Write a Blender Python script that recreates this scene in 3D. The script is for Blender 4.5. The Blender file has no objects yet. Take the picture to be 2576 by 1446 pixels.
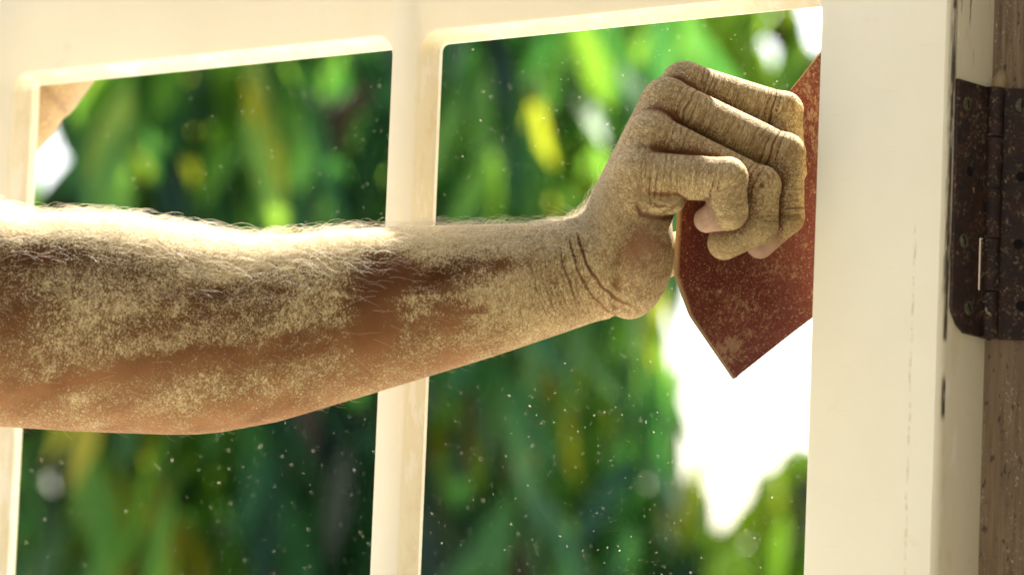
import bpy, bmesh, math, random
import numpy as np
from mathutils import Vector, Matrix

random.seed(7)
RNG = np.random.default_rng(11)
C = bpy.context.scene.collection
SC = bpy.context.scene

# ------------------------------------------------------------------ camera
F = 12000.0                      # focal length in photo units (photo taken as 2576 x 1446)
CX, CY = 1288.0, 723.0
up_c = np.array([(5450 - CX) / F, (CY + 103000) / F, -1.0]); up_c /= np.linalg.norm(up_c)
yy = np.array([0, 0, -1.0]); yy = yy - up_c * (yy @ up_c); yy /= np.linalg.norm(yy)
xx = np.cross(yy, up_c)
RW = np.array([xx, yy, up_c])    # camera -> world rotation
CAM = np.array([0.0, 0.0, 1.5])
D0 = 2.04                        # distance of the hand
S = 0.00017                      # metres per photo unit at the hand


def P(px, py, dep):
    """points of the place at a given sight line and distance (arrays allowed)"""
    px, py, dep = np.broadcast_arrays(np.asarray(px, float), np.asarray(py, float), np.asarray(dep, float))
    c = np.stack([(px - CX) / F * dep, -(py - CY) / F * dep, -dep], -1)
    return CAM + c @ RW.T


def hit(px, py, p0, nrm):
    d = P(px, py, 1.0) - CAM
    t = ((np.asarray(p0) - CAM) @ nrm) / (d @ nrm)
    return CAM + d * t


cam_d = bpy.data.cameras.new('camera')
cam = bpy.data.objects.new('camera', cam_d); C.objects.link(cam)
m = Matrix([[*RW[0], CAM[0]], [*RW[1], CAM[1]], [*RW[2], CAM[2]], [0, 0, 0, 1]])
cam.matrix_world = m
cam_d.sensor_width = 36.0
cam_d.lens = 36.0 * F / 2576.0
cam_d.clip_start = 0.05
cam_d.clip_end = 2000.0
cam_d.dof.use_dof = True
cam_d.dof.focus_distance = 2.09
cam_d.dof.aperture_fstop = (cam_d.lens / 1000.0) / 0.0150
SC.camera = cam

# ------------------------------------------------------------------ light
SUN_EL, SUN_AZ = math.radians(52), math.radians(22)    # azimuth measured from +Y towards +X
SUN = 5.0
SKY = 0.10
EXPOSURE = 2.3
world = bpy.data.worlds.new('World'); SC.world = world; world.use_nodes = True
wt = world.node_tree
sky = wt.nodes.new('ShaderNodeTexSky'); sky.sky_type = 'NISHITA'; sky.sun_disc = False
sky.sun_elevation = SUN_EL; sky.sun_rotation = SUN_AZ
sky.air_density = 1.0; sky.dust_density = 4.0; sky.ozone_density = 0.6
bg = wt.nodes['Background']; bg.inputs['Strength'].default_value = SKY
wt.links.new(sky.outputs['Color'], bg.inputs['Color'])
sun_d = bpy.data.lights.new('sun', 'SUN'); sun_d.energy = SUN; sun_d.angle = math.radians(0.9)
sun_d.color = (1.0, 0.965, 0.91)
sun = bpy.data.objects.new('sun', sun_d); C.objects.link(sun)
ldir = Vector((math.cos(SUN_EL) * math.sin(SUN_AZ), math.cos(SUN_EL) * math.cos(SUN_AZ), math.sin(SUN_EL)))
sun.rotation_euler = ldir.to_track_quat('Z', 'Y').to_euler()
sun.location = (0, 0, 10)
vs = SC.view_settings
vs.view_transform = 'Standard'; vs.look = 'None'; vs.exposure = EXPOSURE; vs.gamma = 1.0
SC.cycles.max_bounces = 8
SC.cycles.transparent_max_bounces = 8
SC.cycles.use_denoising = True


# ------------------------------------------------------------------ helpers
def tag(o, label=None, cat=None, group=None, kind=None):
    if label: o['label'] = label
    if cat: o['category'] = cat
    if group: o['group'] = group
    if kind: o['kind'] = kind
    return o


def link(o, parent=None):
    C.objects.link(o)
    if parent is not None: o.parent = parent
    return o


def mesh_np(name, verts, faces, mat=None, parent=None, smooth=True, sharp=None, recalc=False):
    me = bpy.data.meshes.new(name)
    me.from_pydata([tuple(map(float, v)) for v in verts], [], [tuple(int(i) for i in f) for f in faces])
    if recalc:
        bm = bmesh.new(); bm.from_mesh(me)
        bmesh.ops.remove_doubles(bm, verts=bm.verts, dist=1e-6)
        bmesh.ops.recalc_face_normals(bm, faces=bm.faces); bm.to_mesh(me); bm.free()
    if smooth:
        me.polygons.foreach_set('use_smooth', [True] * len(me.polygons))
        if sharp: me.set_sharp_from_angle(angle=math.radians(sharp))
    if mat: me.materials.append(mat)
    me.update()
    return link(bpy.data.objects.new(name, me), parent)


def mesh_fast(name, V, Fq, mat=None, parent=None, smooth=True):
    """V (n,3) array, Fq (m,k) array of equal-sized faces"""
    me = bpy.data.meshes.new(name)
    n, k = Fq.shape
    me.vertices.add(len(V)); me.vertices.foreach_set('co', np.asarray(V, np.float32).ravel())
    me.loops.add(n * k); me.loops.foreach_set('vertex_index', np.asarray(Fq, np.int32).ravel())
    me.polygons.add(n)
    me.polygons.foreach_set('loop_start', np.arange(0, n * k, k, dtype=np.int32))
    me.polygons.foreach_set('loop_total', np.full(n, k, np.int32))
    me.polygons.foreach_set('use_smooth', np.full(n, smooth, bool))
    me.update(calc_edges=True)
    if mat: me.materials.append(mat)
    return link(bpy.data.objects.new(name, me), parent)


def fattr(o, name, vals):
    a = o.data.attributes.new(name, 'FLOAT', 'POINT')
    a.data.foreach_set('value', np.asarray(vals, np.float32))


class NT:
    """small node-tree writer"""
    def __init__(self, name):
        self.m = bpy.data.materials.new(name); self.m.use_nodes = True
        self.t = self.m.node_tree; self.b = self.t.nodes['Principled BSDF']; self.out = self.t.nodes['Material Output']

    def n(self, typ, **kw):
        nd = self.t.nodes.new(typ)
        for k, v in kw.items():
            if k.startswith('_'): setattr(nd, k[1:], v)
        return nd

    def l(self, a, b): self.t.links.new(a, b)

    def set(self, sock, v):
        if hasattr(v, 'bl_idname') or isinstance(v, bpy.types.NodeSocket): self.l(v, sock)
        else: sock.default_value = v

    def coord(self, kind='Object'): return self.n('ShaderNodeTexCoord').outputs[kind]

    def mapping(self, vec, scale=(1, 1, 1), rot=(0, 0, 0), loc=(0, 0, 0)):
        nd = self.n('ShaderNodeMapping'); self.l(vec, nd.inputs['Vector'])
        nd.inputs['Scale'].default_value = scale; nd.inputs['Rotation'].default_value = rot; nd.inputs['Location'].default_value = loc
        return nd.outputs[0]

    def noise(self, vec, scale, detail=3, rough=0.55, dist=0.0):
        nd = self.n('ShaderNodeTexNoise'); self.l(vec, nd.inputs['Vector'])
        nd.inputs['Scale'].default_value = scale; nd.inputs['Detail'].default_value = detail
        nd.inputs['Roughness'].default_value = rough; nd.inputs['Distortion'].default_value = dist
        return nd.outputs['Fac']

    def voro(self, vec, scale, feature='DISTANCE_TO_EDGE'):
        nd = self.n('ShaderNodeTexVoronoi'); nd.feature = feature; self.l(vec, nd.inputs['Vector'])
        nd.inputs['Scale'].default_value = scale
        return nd.outputs['Distance']

    def math(self, op, a, b=0.0, c=None):
        nd = self.n('ShaderNodeMath'); nd.operation = op
        self.set(nd.inputs[0], a); self.set(nd.inputs[1], b)
        if c is not None: self.set(nd.inputs[2], c)
        return nd.outputs[0]

    def ramp(self, v, lo, hi, a=0.0, b=1.0):
        nd = self.n('ShaderNodeMapRange'); nd.interpolation_type = 'SMOOTHSTEP'
        self.set(nd.inputs['Value'], v)
        nd.inputs['From Min'].default_value = lo; nd.inputs['From Max'].default_value = hi
        nd.inputs['To Min'].default_value = a; nd.inputs['To Max'].default_value = b
        return nd.outputs['Result']

    def mix(self, f, a, b):
        nd = self.n('ShaderNodeMix'); nd.data_type = 'RGBA'
        self.set(nd.inputs[0], f)
        for s, v in ((nd.inputs[6], a), (nd.inputs[7], b)):
            if isinstance(v, tuple): s.default_value = (*v[:3], 1)
            else: self.l(v, s)
        return nd.outputs[2]

    def attr(self, name):
        nd = self.n('ShaderNodeAttribute'); nd.attribute_name = name
        return nd.outputs['Fac']

    def sep(self, vec):
        nd = self.n('ShaderNodeSeparateXYZ'); self.l(vec, nd.inputs[0]); return nd.outputs

    def bump(self, h, dist, strength=1.0, nrm=None):
        nd = self.n('ShaderNodeBump'); self.l(h, nd.inputs['Height'])
        nd.inputs['Distance'].default_value = dist; nd.inputs['Strength'].default_value = strength
        if nrm is not None: self.l(nrm, nd.inputs['Normal'])
        return nd.outputs[0]

    def color(self, v): self.set(self.b.inputs['Base Color'], (*v, 1) if isinstance(v, tuple) else v)
    def rough(self, v): self.set(self.b.inputs['Roughness'], v)
    def normal(self, v): self.l(v, self.b.inputs['Normal'])
    def spec(self, v): self.b.inputs['Specular IOR Level'].default_value = v


# ------------------------------------------------------------------ sash frame of reference
A = math.radians(40.3)
Wv = np.array([math.cos(A), -math.sin(A), 0.0])     # along the sash, to the right (towards the viewer)
Nv = np.array([math.sin(A), math.cos(A), 0.0])      # into the sash
Zv = np.array([0, 0, 1.0])
ORG = P(2055, 400, 2.03)


def loc(p):
    d = np.asarray(p) - ORG
    return np.array([d @ Wv, d @ Nv, d @ Zv])       # s, n, z


def front(px, py): return loc(hit(px, py, ORG, Nv))


SASH_T = 0.0345
s_right = front(2388, 250)[0]
mat_sash = Matrix([[Wv[0], Nv[0], 0, ORG[0]], [Wv[1], Nv[1], 0, ORG[1]], [0, 0, 1, ORG[2]], [0, 0, 0, 1]])


def side(px, py): return loc(hit(px, py, ORG + Wv * s_right, Wv))


# ------------------------------------------------------------------ materials
def mat_paint():
    t = NT('cream_gloss_paint'); co = t.coord()
    s, n, z = t.sep(co)
    big = t.noise(co, 9, 3); mid = t.noise(co, 45, 4, .6)
    fine = t.noise(t.mapping(co, (1, 1, .25)), 420, 3, .6)
    col = t.mix(t.ramp(big, .3, .7), (.70, .645, .455), (.74, .685, .495))
    # brush-rubbed darker smudges and primer showing through
    sm = t.math('MULTIPLY', t.ramp(mid, .6, .74), t.ramp(t.noise(co, 16, 2), .45, .62))
    col = t.mix(t.math('MULTIPLY', sm, .45), col, (.62, .52, .34))
    hz = t.noise(t.mapping(co, (.35, 1, 4)), 120, 3, .65)
    col = t.mix(t.math('MULTIPLY', t.ramp(hz, .62, .74), .18), col, (.60, .50, .33))
    # the mouldings are worn: old primer and bare pale wood show through
    bev = t.math('MULTIPLY', t.ramp(n, .0012, .003), t.ramp(n, .0135, .0115, 0, 1))
    wr = t.noise(t.mapping(co, (1, 1, .35)), 95, 5, .68)
    col = t.mix(t.math('MULTIPLY', bev, t.ramp(wr, .52, .62, 0, .32)), col, (.62, .50, .29))
    col = t.mix(t.math('MULTIPLY', bev, t.ramp(wr, .47, .40, 0, .7)), col, (.80, .76, .64))
    # filled joint line down the wide stile
    cs = float(front(2292, 900)[0])
    wob = t.math('MULTIPLY', t.math('SUBTRACT', t.noise(t.mapping(co, (0, 0, 1)), 60, 2), .5), .0035)
    d = t.math('ABSOLUTE', t.math('SUBTRACT', t.math('ADD', s, wob), cs))
    line = t.math('MULTIPLY', t.ramp(d, .0002, .0009, 1, 0), t.ramp(t.noise(t.mapping(co, (0, 0, 1)), 130, 3, .7), .42, .62))
    line = t.math('MULTIPLY', line, t.ramp(z, -.045, -.02, 1, 0))
    col = t.mix(t.math('MULTIPLY', line, .5), col, (.42, .31, .15))
    # paint scraped off along the hinge-side arris: bare dark wood
    arr = t.ramp(t.math('SUBTRACT', float(s_right), s), .0018, .0002, 0, 1)
    arr = t.math('MULTIPLY', arr, t.ramp(n, .0052, .0035, 0, 1))
    st = t.noise(t.mapping(co, (1, 1, .035)), 1500, 4, .7)
    ptc = t.noise(t.mapping(co, (0, 0, 1)), 28, 3, .6)
    z_h = float(side(2430, 760)[2])
    z_t = float(side(2430, 150)[2])
    zone = t.math('MULTIPLY', t.ramp(z, z_h - .004, z_h + .004), t.ramp(z, z_t - .02, z_t + .03, 1, .55))
    low = t.math('MULTIPLY', t.ramp(z, float(side(2400, 1040)[2]), float(side(2400, 1070)[2]), 1, 0), t.ramp(ptc, .40, .5))
    low = t.math('MULTIPLY', low, t.ramp(n, .0012, .0020, 0, 1))
    low = t.math('MULTIPLY', low, t.ramp(n, .0032, .0036, 1, 0))
    chip = t.math('MULTIPLY', arr, t.math('MAXIMUM', t.math('MULTIPLY', zone, t.ramp(st, .47, .53)), t.math('MULTIPLY', low, t.ramp(st, .36, .46))))
    # long vertical scrapes higher on the hinge edge
    up = t.math('MULTIPLY', t.ramp(z, z_t - .004, z_t + .01), t.ramp(n, .003, .006, 0, 1))
    up = t.math('MULTIPLY', up, t.ramp(t.math('SUBTRACT', float(s_right), s), .0012, .0004, 0, 1))
    up = t.math('MULTIPLY', up, t.ramp(t.noise(t.mapping(co, (1, 1, .06)), 620, 3, .6), .60, .66))
    chip = t.math('MAXIMUM', chip, up)
    col = t.mix(chip, col, (.07, .05, .025))
    t.color(col); t.rough(t.ramp(fine, .3, .7, .32, .5)); t.spec(.4)
    h = t.math('ADD', t.math('MULTIPLY', fine, .25), t.math('MULTIPLY', mid, 1.0))
    h = t.math('SUBTRACT', h, t.math('MULTIPLY', chip, 1.0))
    t.normal(t.bump(h, .0006, .55))
    return t.m


def mat_wood():
    t = NT('bare_weathered_wood'); co = t.coord()
    gr = t.noise(t.mapping(co, (1, 1, .05)), 420, 5, .7)
    big = t.noise(co, 25, 3)
    col = t.mix(t.ramp(gr, .3, .7), (.15, .105, .06), (.34, .255, .16))
    col = t.mix(t.ramp(big, .35, .65, 0, .6), col, (.25, .185, .115))
    spk = t.ramp(t.noise(t.mapping(co, (1, 1, .5)), 900, 3, .7), .58, .70)
    z = t.sep(co)[2]
    wht = t.math('MULTIPLY', spk, t.ramp(t.noise(t.mapping(co, (1, 1, .06)), 110, 3), .40, .58))
    col = t.mix(t.math('MULTIPLY', wht, .8), col, (.60, .55, .46))
    drk = t.ramp(t.noise(t.mapping(co, (1, 1, .35)), 500, 3), .62, .68)
    col = t.mix(t.math('MULTIPLY', drk, .7), col, (.05, .04, .035))
    t.color(col); t.rough(.85); t.spec(.2)
    t.normal(t.bump(gr, .0015, .6))
    return t.m


def mat_iron():
    t = NT('rusty_dark_iron'); co = t.coord()
    a = t.noise(co, 160, 5, .65); b = t.noise(co, 700, 4, .7)
    col = t.mix(t.ramp(a, .3, .7), (.008, .0025, .0012), (.036, .010, .004))
    dust = t.math('MULTIPLY', t.ramp(b, .52, .62), t.ramp(t.noise(co, 150, 4, .65), .42, .64))
    col = t.mix(t.math('MULTIPLY', dust, .75), col, (.33, .23, .125))
    drop = t.ramp(t.noise(co, 240, 3, .6, .8), .68, .73)
    col = t.mix(drop, col, (.42, .32, .18))
    t.color(col); t.rough(.5); t.spec(.5)
    t.normal(t.bump(t.math('ADD', b, t.math('MULTIPLY', drop, 2.0)), .0005, .7))
    return t.m


def mat_screw():
    t = NT('dull_brass_screw'); co = t.coord()
    a = t.noise(co, 500, 3)
    t.color(t.mix(t.ramp(a, .35, .7), (.07, .068, .035), (.17, .16, .09))); t.rough(.5); t.b.inputs['Metallic'].default_value = .4
    return t.m


def mat_blob():
    t = NT('dried_paint_drip'); t.color((.42, .31, .16)); t.rough(.5); return t.m


def mat_plaster():
    t = NT('pale_plaster'); co = t.coord()
    t.color(t.mix(t.noise(co, 6, 4), (.40, .36, .29), (.47, .43, .35))); t.rough(.9)
    t.normal(t.bump(t.noise(co, 120, 4), .002, .4)); return t.m


def mat_limewash():
    t = NT('grey_limewash'); co = t.coord()
    t.color(t.mix(t.noise(co, 5, 4), (.24, .235, .22), (.30, .295, .28))); t.rough(.9); return t.m


def mat_ground():
    t = NT('sunlit_pale_yard'); co = t.coord()
    t.color(t.mix(t.noise(co, 1.2, 6), (.31, .30, .265), (.41, .395, .35))); t.rough(.95); t.spec(.1)
    t.normal(t.bump(t.noise(co, 30, 5), .02, .5)); return t.m


def mat_leaf(name, dark, mid, lite, yel, trans=.5):
    t = NT(name)
    v = t.attr('tint'); co = t.coord()
    col = t.mix(t.ramp(v, .0, .45), dark, mid)
    col = t.mix(t.ramp(v, .45, .8), col, lite)
    col = t.mix(t.ramp(v, .88, 1.0), col, yel)
    t.color(col); t.rough(.38); t.spec(.5)
    tr = t.n('ShaderNodeBsdfTranslucent')
    tc = t.mix(.5, col, t.mix(t.ramp(v, .2, .9), (.06, .22, .015), (.32, .48, .02)))
    t.l(tc, tr.inputs['Color'])
    ms = t.n('ShaderNodeMixShader'); ms.inputs[0].default_value = trans
    t.l(t.b.outputs[0], ms.inputs[1]); t.l(tr.outputs[0], ms.inputs[2]); t.l(ms.outputs[0], t.out.inputs['Surface'])
    return t.m


def mat_bark():
    t = NT('brown_bark'); co = t.coord()
    g = t.noise(t.mapping(co, (1, 1, .2)), 40, 5, .7)
    t.color(t.mix(g, (.05, .035, .022), (.16, .12, .08))); t.rough(.9); t.normal(t.bump(g, .02, .8)); return t.m


def mat_paper():
    t = NT('red_grit_paper'); co = t.coord()
    n1 = t.noise(co, 30, 3); n2 = t.noise(co, 620, 4, .75); n3 = t.noise(t.mapping(co, (1, 1, .45), (0, math.radians(35), 0)), 620, 4, .75)
    col = t.mix(t.ramp(n1, .3, .7), (.105, .024, .016), (.165, .046, .034))
    col = t.mix(t.math('MULTIPLY', t.ramp(n2, .45, .65), .35), col, (.25, .10, .06))
    am = t.attr('dust')
    k = t.math('ADD', t.math('MULTIPLY', n3, .62), t.math('MULTIPLY', t.noise(co, 140, 4, .7), .42))
    k = t.math('ADD', k, t.math('MULTIPLY', am, .15))
    msk = t.ramp(k, .565, .69)
    col = t.mix(t.math('MULTIPLY', msk, .52), col, (.42, .29, .15))
    fine = t.math('MULTIPLY', t.ramp(t.noise(co, 1100, 2, .6), .60, .68), .55)
    col = t.mix(fine, col, (.48, .36, .20))
    col = t.mix(t.attr('edge'), col, (.52, .40, .22))
    t.color(col); t.rough(.9); t.spec(.15)
    t.normal(t.bump(n2, .0004, .8)); return t.m


def mat_paper_back():
    t = NT('tan_paper_backing'); co = t.coord()
    t.color(t.mix(t.noise(co, 200, 3), (.36, .25, .13), (.50, .38, .22))); t.rough(.9); return t.m


def mat_skin():
    t = NT('dusty_skin'); co = t.coord()
    dust, crease, tone, grain = t.attr('dust'), t.attr('crease'), t.attr('tone'), t.attr('crack')
    big = t.noise(co, 55, 4, .6)
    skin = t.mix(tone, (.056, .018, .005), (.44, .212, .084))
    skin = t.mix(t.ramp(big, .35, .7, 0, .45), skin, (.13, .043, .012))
    skin = t.mix(t.attr('pink'), skin, (.60, .40, .275))
    # powder caught in grains, fibres and thin films
    n1 = t.noise(co, 1500, 2, .6); n2 = t.noise(t.mapping(co, (1, 1, .6), (0, math.radians(28), 0)), 780, 4, .75, 1.4); n3 = t.noise(co, 130, 4, .65)
    k = t.math('ADD', t.math('MULTIPLY', n1, .42), t.math('MULTIPLY', n2, .46))
    k = t.math('ADD', k, t.math('MULTIPLY', n3, .12))
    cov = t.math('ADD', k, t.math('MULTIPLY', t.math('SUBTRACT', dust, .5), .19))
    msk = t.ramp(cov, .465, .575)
    film = t.math('MULTIPLY', t.ramp(dust, -.1, 1.0), .30)
    skin = t.mix(film, skin, (.30, .20, .075))
    # fine lines of the skin: they run across the limb, irregular, with bare cracks between powder
    wc = t.n('ShaderNodeAttribute'); wc.attribute_name = 'wcoord'; wc = wc.outputs['Vector']
    def ridge(v, sc, lo, hi, d=3):
        return t.ramp(t.math('ABSOLUTE', t.math('SUBTRACT', t.noise(v, sc, d, .55, .3), .5)), lo, hi)
    la = ridge(t.mapping(wc, (1, .30, .30)), .085, .0, .050, 2)
    lb = ridge(t.mapping(wc, (1, .55, .55)), .17, .0, .045, 1)
    ve = t.ramp(t.voro(t.mapping(wc, (1, .6, .6)), .115), .01, .12)
    open_ = t.math('MULTIPLY', t.math('ADD', t.math('MULTIPLY', la, .60), .40), t.math('ADD', t.math('MULTIPLY', lb, .45), .55))
    open_ = t.math('MULTIPLY', open_, t.math('ADD', t.math('MULTIPLY', ve, .40), .60))
    crk = t.math('ADD', t.math('MULTIPLY', t.math('SUBTRACT', open_, 1.0), grain), 1.0)
    msk = t.math('MULTIPLY', msk, crk)
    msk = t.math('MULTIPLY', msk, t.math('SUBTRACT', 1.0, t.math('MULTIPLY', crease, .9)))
    dcol = t.mix(t.ramp(n2, .35, .65), (.48, .355, .150), (.74, .60, .32))
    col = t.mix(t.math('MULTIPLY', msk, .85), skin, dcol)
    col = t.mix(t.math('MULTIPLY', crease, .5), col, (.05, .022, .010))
    t.color(col); t.rough(.8); t.spec(.12)
    h = t.math('ADD', t.math('MULTIPLY', msk, .8), t.math('MULTIPLY', t.math('MULTIPLY', open_, grain), .9))
    h = t.math('ADD', h, t.math('MULTIPLY', n2, .5))
    t.normal(t.bump(h, .0005, .7)); return t.m


def mat_hair():
    t = NT('pale_dusty_hair'); t.color((.78, .70, .54)); t.rough(.5)
    tr = t.n('ShaderNodeBsdfTranslucent'); tr.inputs['Color'].default_value = (.85, .78, .62, 1)
    ms = t.n('ShaderNodeMixShader'); ms.inputs[0].default_value = .45
    t.l(t.b.outputs[0], ms.inputs[1]); t.l(tr.outputs[0], ms.inputs[2]); t.l(ms.outputs[0], t.out.inputs['Surface']); return t.m


def mat_dustfleck():
    t = NT('wood_dust'); t.color((.85, .80, .68)); t.rough(.8)
    tr = t.n('ShaderNodeBsdfTranslucent'); tr.inputs['Color'].default_value = (.85, .82, .72, 1)
    ms = t.n('ShaderNodeMixShader'); ms.inputs[0].default_value = .5
    t.l(t.b.outputs[0], ms.inputs[1]); t.l(tr.outputs[0], ms.inputs[2]); t.l(ms.outputs[0], t.out.inputs['Surface']); return t.m


M = dict(paint=mat_paint(), lime=mat_limewash(), wood=mat_wood(), iron=mat_iron(), screw=mat_screw(), blob=mat_blob(), plaster=mat_plaster(),
         ground=mat_ground(), bark=mat_bark(), paper=mat_paper(), back=mat_paper_back(), skin=mat_skin(), hair=mat_hair(), fleck=mat_dustfleck())

# ------------------------------------------------------------------ ground
g = 400.0
o = mesh_np('ground', [(-g, -g, 0), (g, -g, 0), (g, g, 0), (-g, g, 0)], [(0, 1, 2, 3)], M['ground'], smooth=False)
tag(o, kind='structure')


# ------------------------------------------------------------------ trees
def leaves(name, pts, dirs, length, width, tint, mat, parent):
    """long drooping leaves with a fold and a curve: 8 verts each"""
    n = len(pts)
    d = dirs / np.linalg.norm(dirs, axis=1, keepdims=True)
    r = RNG.normal(size=(n, 3)); r -= d * (r * d).sum(1, keepdims=True); r /= np.linalg.norm(r, axis=1, keepdims=True)
    nn = np.cross(d, r)
    L = length[:, None]; W = width[:, None]
    curl = RNG.uniform(-.12, .22, (n, 1)) * L
    prof = [(0, .0, 0), (.28, .9, .25), (.62, 1.0, .8), (1.0, .05, 2.0)]
    V = []
    for u, w, c in prof:
        ctr = pts + d * L * u + nn * curl * c * .5
        V.append(ctr - r * W * w * .5 + nn * W * w * .12); V.append(ctr + r * W * w * .5 + nn * W * w * .12)
    V = np.stack(V, 1).reshape(-1, 3)
    base = np.arange(n)[:, None] * 8
    Fq = np.concatenate([base + np.array([0, 1, 3, 2]), base + np.array([2, 3, 5, 4]), base + np.array([4, 5, 7, 6])])
    o = mesh_fast(name, V, Fq, mat, parent, smooth=True)
    fattr(o, 'tint', np.repeat(tint, 8))
    return o


def tube(path, radii, k=8):
    V, Fc = [], []
    path = [Vector(p) for p in path]
    for i, p in enumerate(path):
        d = (path[min(i + 1, len(path) - 1)] - path[max(i - 1, 0)]).normalized()
        q = d.to_track_quat('Z', 'Y')
        for j in range(k):
            a = 2 * math.pi * j / k
            V.append(p + q @ Vector((math.cos(a) * radii[i], math.sin(a) * radii[i], 0)))
    for i in range(len(path) - 1):
        for j in range(k):
            Fc.append((i * k + j, i * k + (j + 1) % k, (i + 1) * k + (j + 1) % k, (i + 1) * k + j))
    n = len(V)
    Fc.append(tuple(range(k))[::-1]); Fc.append(tuple(range(n - k, n)))
    return V, Fc


HOLES = [(182, 312, 4), (130, 362, 9), (100, 425, 7), (128, 495, 10), (148, 1210, 8), (52, 1108, 8),
         (1940, 72, 4), (1890, 30, -8), (1955, 168, -12), (2064, 40, 44), (1615, 1222, 4),
         (1962, 1245, -16), (1885, 1372, -12)]


def proj(p):
    c = (p - CAM) @ RW
    return CX + F * c[:, 0] / -c[:, 2], CY - F * c[:, 1] / -c[:, 2]


def drooping_tree(name, label, base, trunk_top, region, n_twig, mat, llen, lwid, tintf, keep=None, per=11, limbs=6, group='trees beyond the window'):
    root = bpy.data.objects.new(name, None); C.objects.link(root)
    root.location = tuple(base); tag(root, label, 'tree', group)
    base = np.asarray(base, float)
    # twig anchors
    pts = region(n_twig)
    P0, Dr, T = [], [], []
    for p in pts:
        out = RNG.normal(size=3) * np.array([1, 1, .25]); out /= np.linalg.norm(out)
        k = RNG.integers(per - 4, per + 4)
        tw = RNG.uniform(.25, .5)
        sway = RNG.normal(size=2) * .22
        tone = RNG.uniform()
        for i in range(k):
            u = (i + RNG.uniform()) / k
            q = p + out * .28 * u * np.array([1, 1, .2]) + np.array([0, 0, -tw * u * u])
            dd = np.array([sway[0] + RNG.normal() * .22, sway[1] + RNG.normal() * .22, -1.0])
            P0.append(q); Dr.append(dd); T.append(tone)
    P0 = np.array(P0); Dr = np.array(Dr); T = np.array(T)
    ok = np.ones(len(P0), bool)
    un = Dr / np.linalg.norm(Dr, axis=1, keepdims=True)
    for f_ in (0, .25, .5, .75, 1.0):
        tip = P0 + un * llen * f_
        x, y = proj(tip)
        for hx, hy, hr in HOLES: ok &= ((x - hx) ** 2 + (y - hy) ** 2) > (hr + 35) ** 2
    tip = P0 + un * llen * .5
    x, y = proj(tip)
    if keep is not None: ok &= keep(x, y, tip)
    P0, Dr, T = P0[ok], Dr[ok], T[ok]
    n = len(P0)
    tint = np.clip(tintf(P0, T) + RNG.normal(size=n) * .10, 0, 1)
    leaves('crown', P0 - base, Dr, llen * RNG.uniform(.65, 1.25, n), lwid * RNG.uniform(.7, 1.25, n), tint, mat, root)
    tt = np.asarray(trunk_top, float) - base
    V, Fc = [], []
    path = [(tt * u + np.array([math.sin(u * 5) * .05, math.cos(u * 4) * .04 - .04, 0])) for u in np.linspace(-.02, 1, 9)]
    R0 = .10
    v, f = tube(path, [R0 * (1.25 if i == 0 else 1 - .08 * i) for i in range(9)], 10); V += v; Fc += f
    for j in range(limbs):
        a = P0[RNG.integers(len(P0))] - base
        st = np.array(path[RNG.integers(6, 9)])
        mid = (st + a) / 2 + np.array([0, 0, .15])
        v, f = tube([st, mid, a], [.045, .03, .012], 6); k0 = len(V); V += v; Fc += [tuple(i + k0 for i in q) for q in f]
    mesh_np('trunk', V, Fc, M['bark'], root, smooth=True)
    return root


leafA = mat_leaf('drooping_leaf', (.012, .038, .017), (.042, .155, .044), (.125, .315, .034), (.42, .33, .022), .6)
leafB = mat_leaf('shade_leaf', (.004, .014, .009), (.007, .026, .015), (.018, .064, .034), (.045, .12, .03), .22)  # greens darkened so the gaps between leaves read as deep shade
leafC = mat_leaf('bright_leaf', (.08, .24, .03), (.16, .36, .03), (.30, .48, .03), (.50, .50, .04), .6)


def edge_x(y):
    return np.interp(y, [-400, 300, 700, 780, 900, 1000, 1130, 1250, 1350, 1446, 1800], [2100, 2050, 1700, 1695, 1715, 1728, 1748, 1790, 1825, 1850, 1900])


def reg_box(x0, x1, y0, y1, d0, d1):
    def f(n):
        return P(RNG.uniform(x0, x1, n), RNG.uniform(y0, y1, n), RNG.uniform(d0, d1, n))
    return f


def ground_at(px, dep):
    p = P(px, 1000, dep); p[2] = 0; return p


drooping_tree('drooping_tree', 'tall tree with long drooping bright green leaves filling the middle of the window', ground_at(815, 9.2),
              P(790, -300, 9.2), reg_box(-500, 1800, -420, 2100, 8.75, 9.5), 330, leafA, .27, .052,
              lambda p, t: np.clip(.5 + (np.sin(p[:, 0] * 9.1 + 1.3) + np.sin(p[:, 2] * 5.3 + p[:, 0] * 4) + np.sin(p[:, 1] * 7)) * .17 + .03 + (t - .5) * .85, 0, 1), keep=lambda x, y, p: x < edge_x(y) - 30)
drooping_tree('shade_tree', 'dense tree behind the drooping leaves, its leaf colour darkened as shade', ground_at(500, 11.6),
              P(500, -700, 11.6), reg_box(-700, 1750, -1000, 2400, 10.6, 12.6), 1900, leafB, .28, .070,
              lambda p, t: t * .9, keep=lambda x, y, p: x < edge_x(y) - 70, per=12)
drooping_tree('young_tree', 'young yellow green tree at the lower right beside the bright sky', ground_at(2080, 9.0),
              P(2100, 1250, 9.0), reg_box(1790, 2500, 1100, 2300, 8.7, 9.5), 300, leafC, .16, .07,
              lambda p, t: .62 + t * .4, keep=lambda x, y, p: (x > np.where(y > 1400, 1795, 1868 + np.maximum(0, 1220 - y) * .9)) & (y > 1125))
drooping_tree('spreading_tree', 'bright yellow green tree branch at the upper right above the fist', ground_at(2300, 10.4),
              P(2300, -100, 10.4), reg_box(1480, 2700, -500, 330, 9.9, 10.7), 230, leafC, .20, .07,
              lambda p, t: .5 + t * .5, keep=lambda x, y, p: (y < 360) & ~((x > 2380) & (y > 120)))

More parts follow.
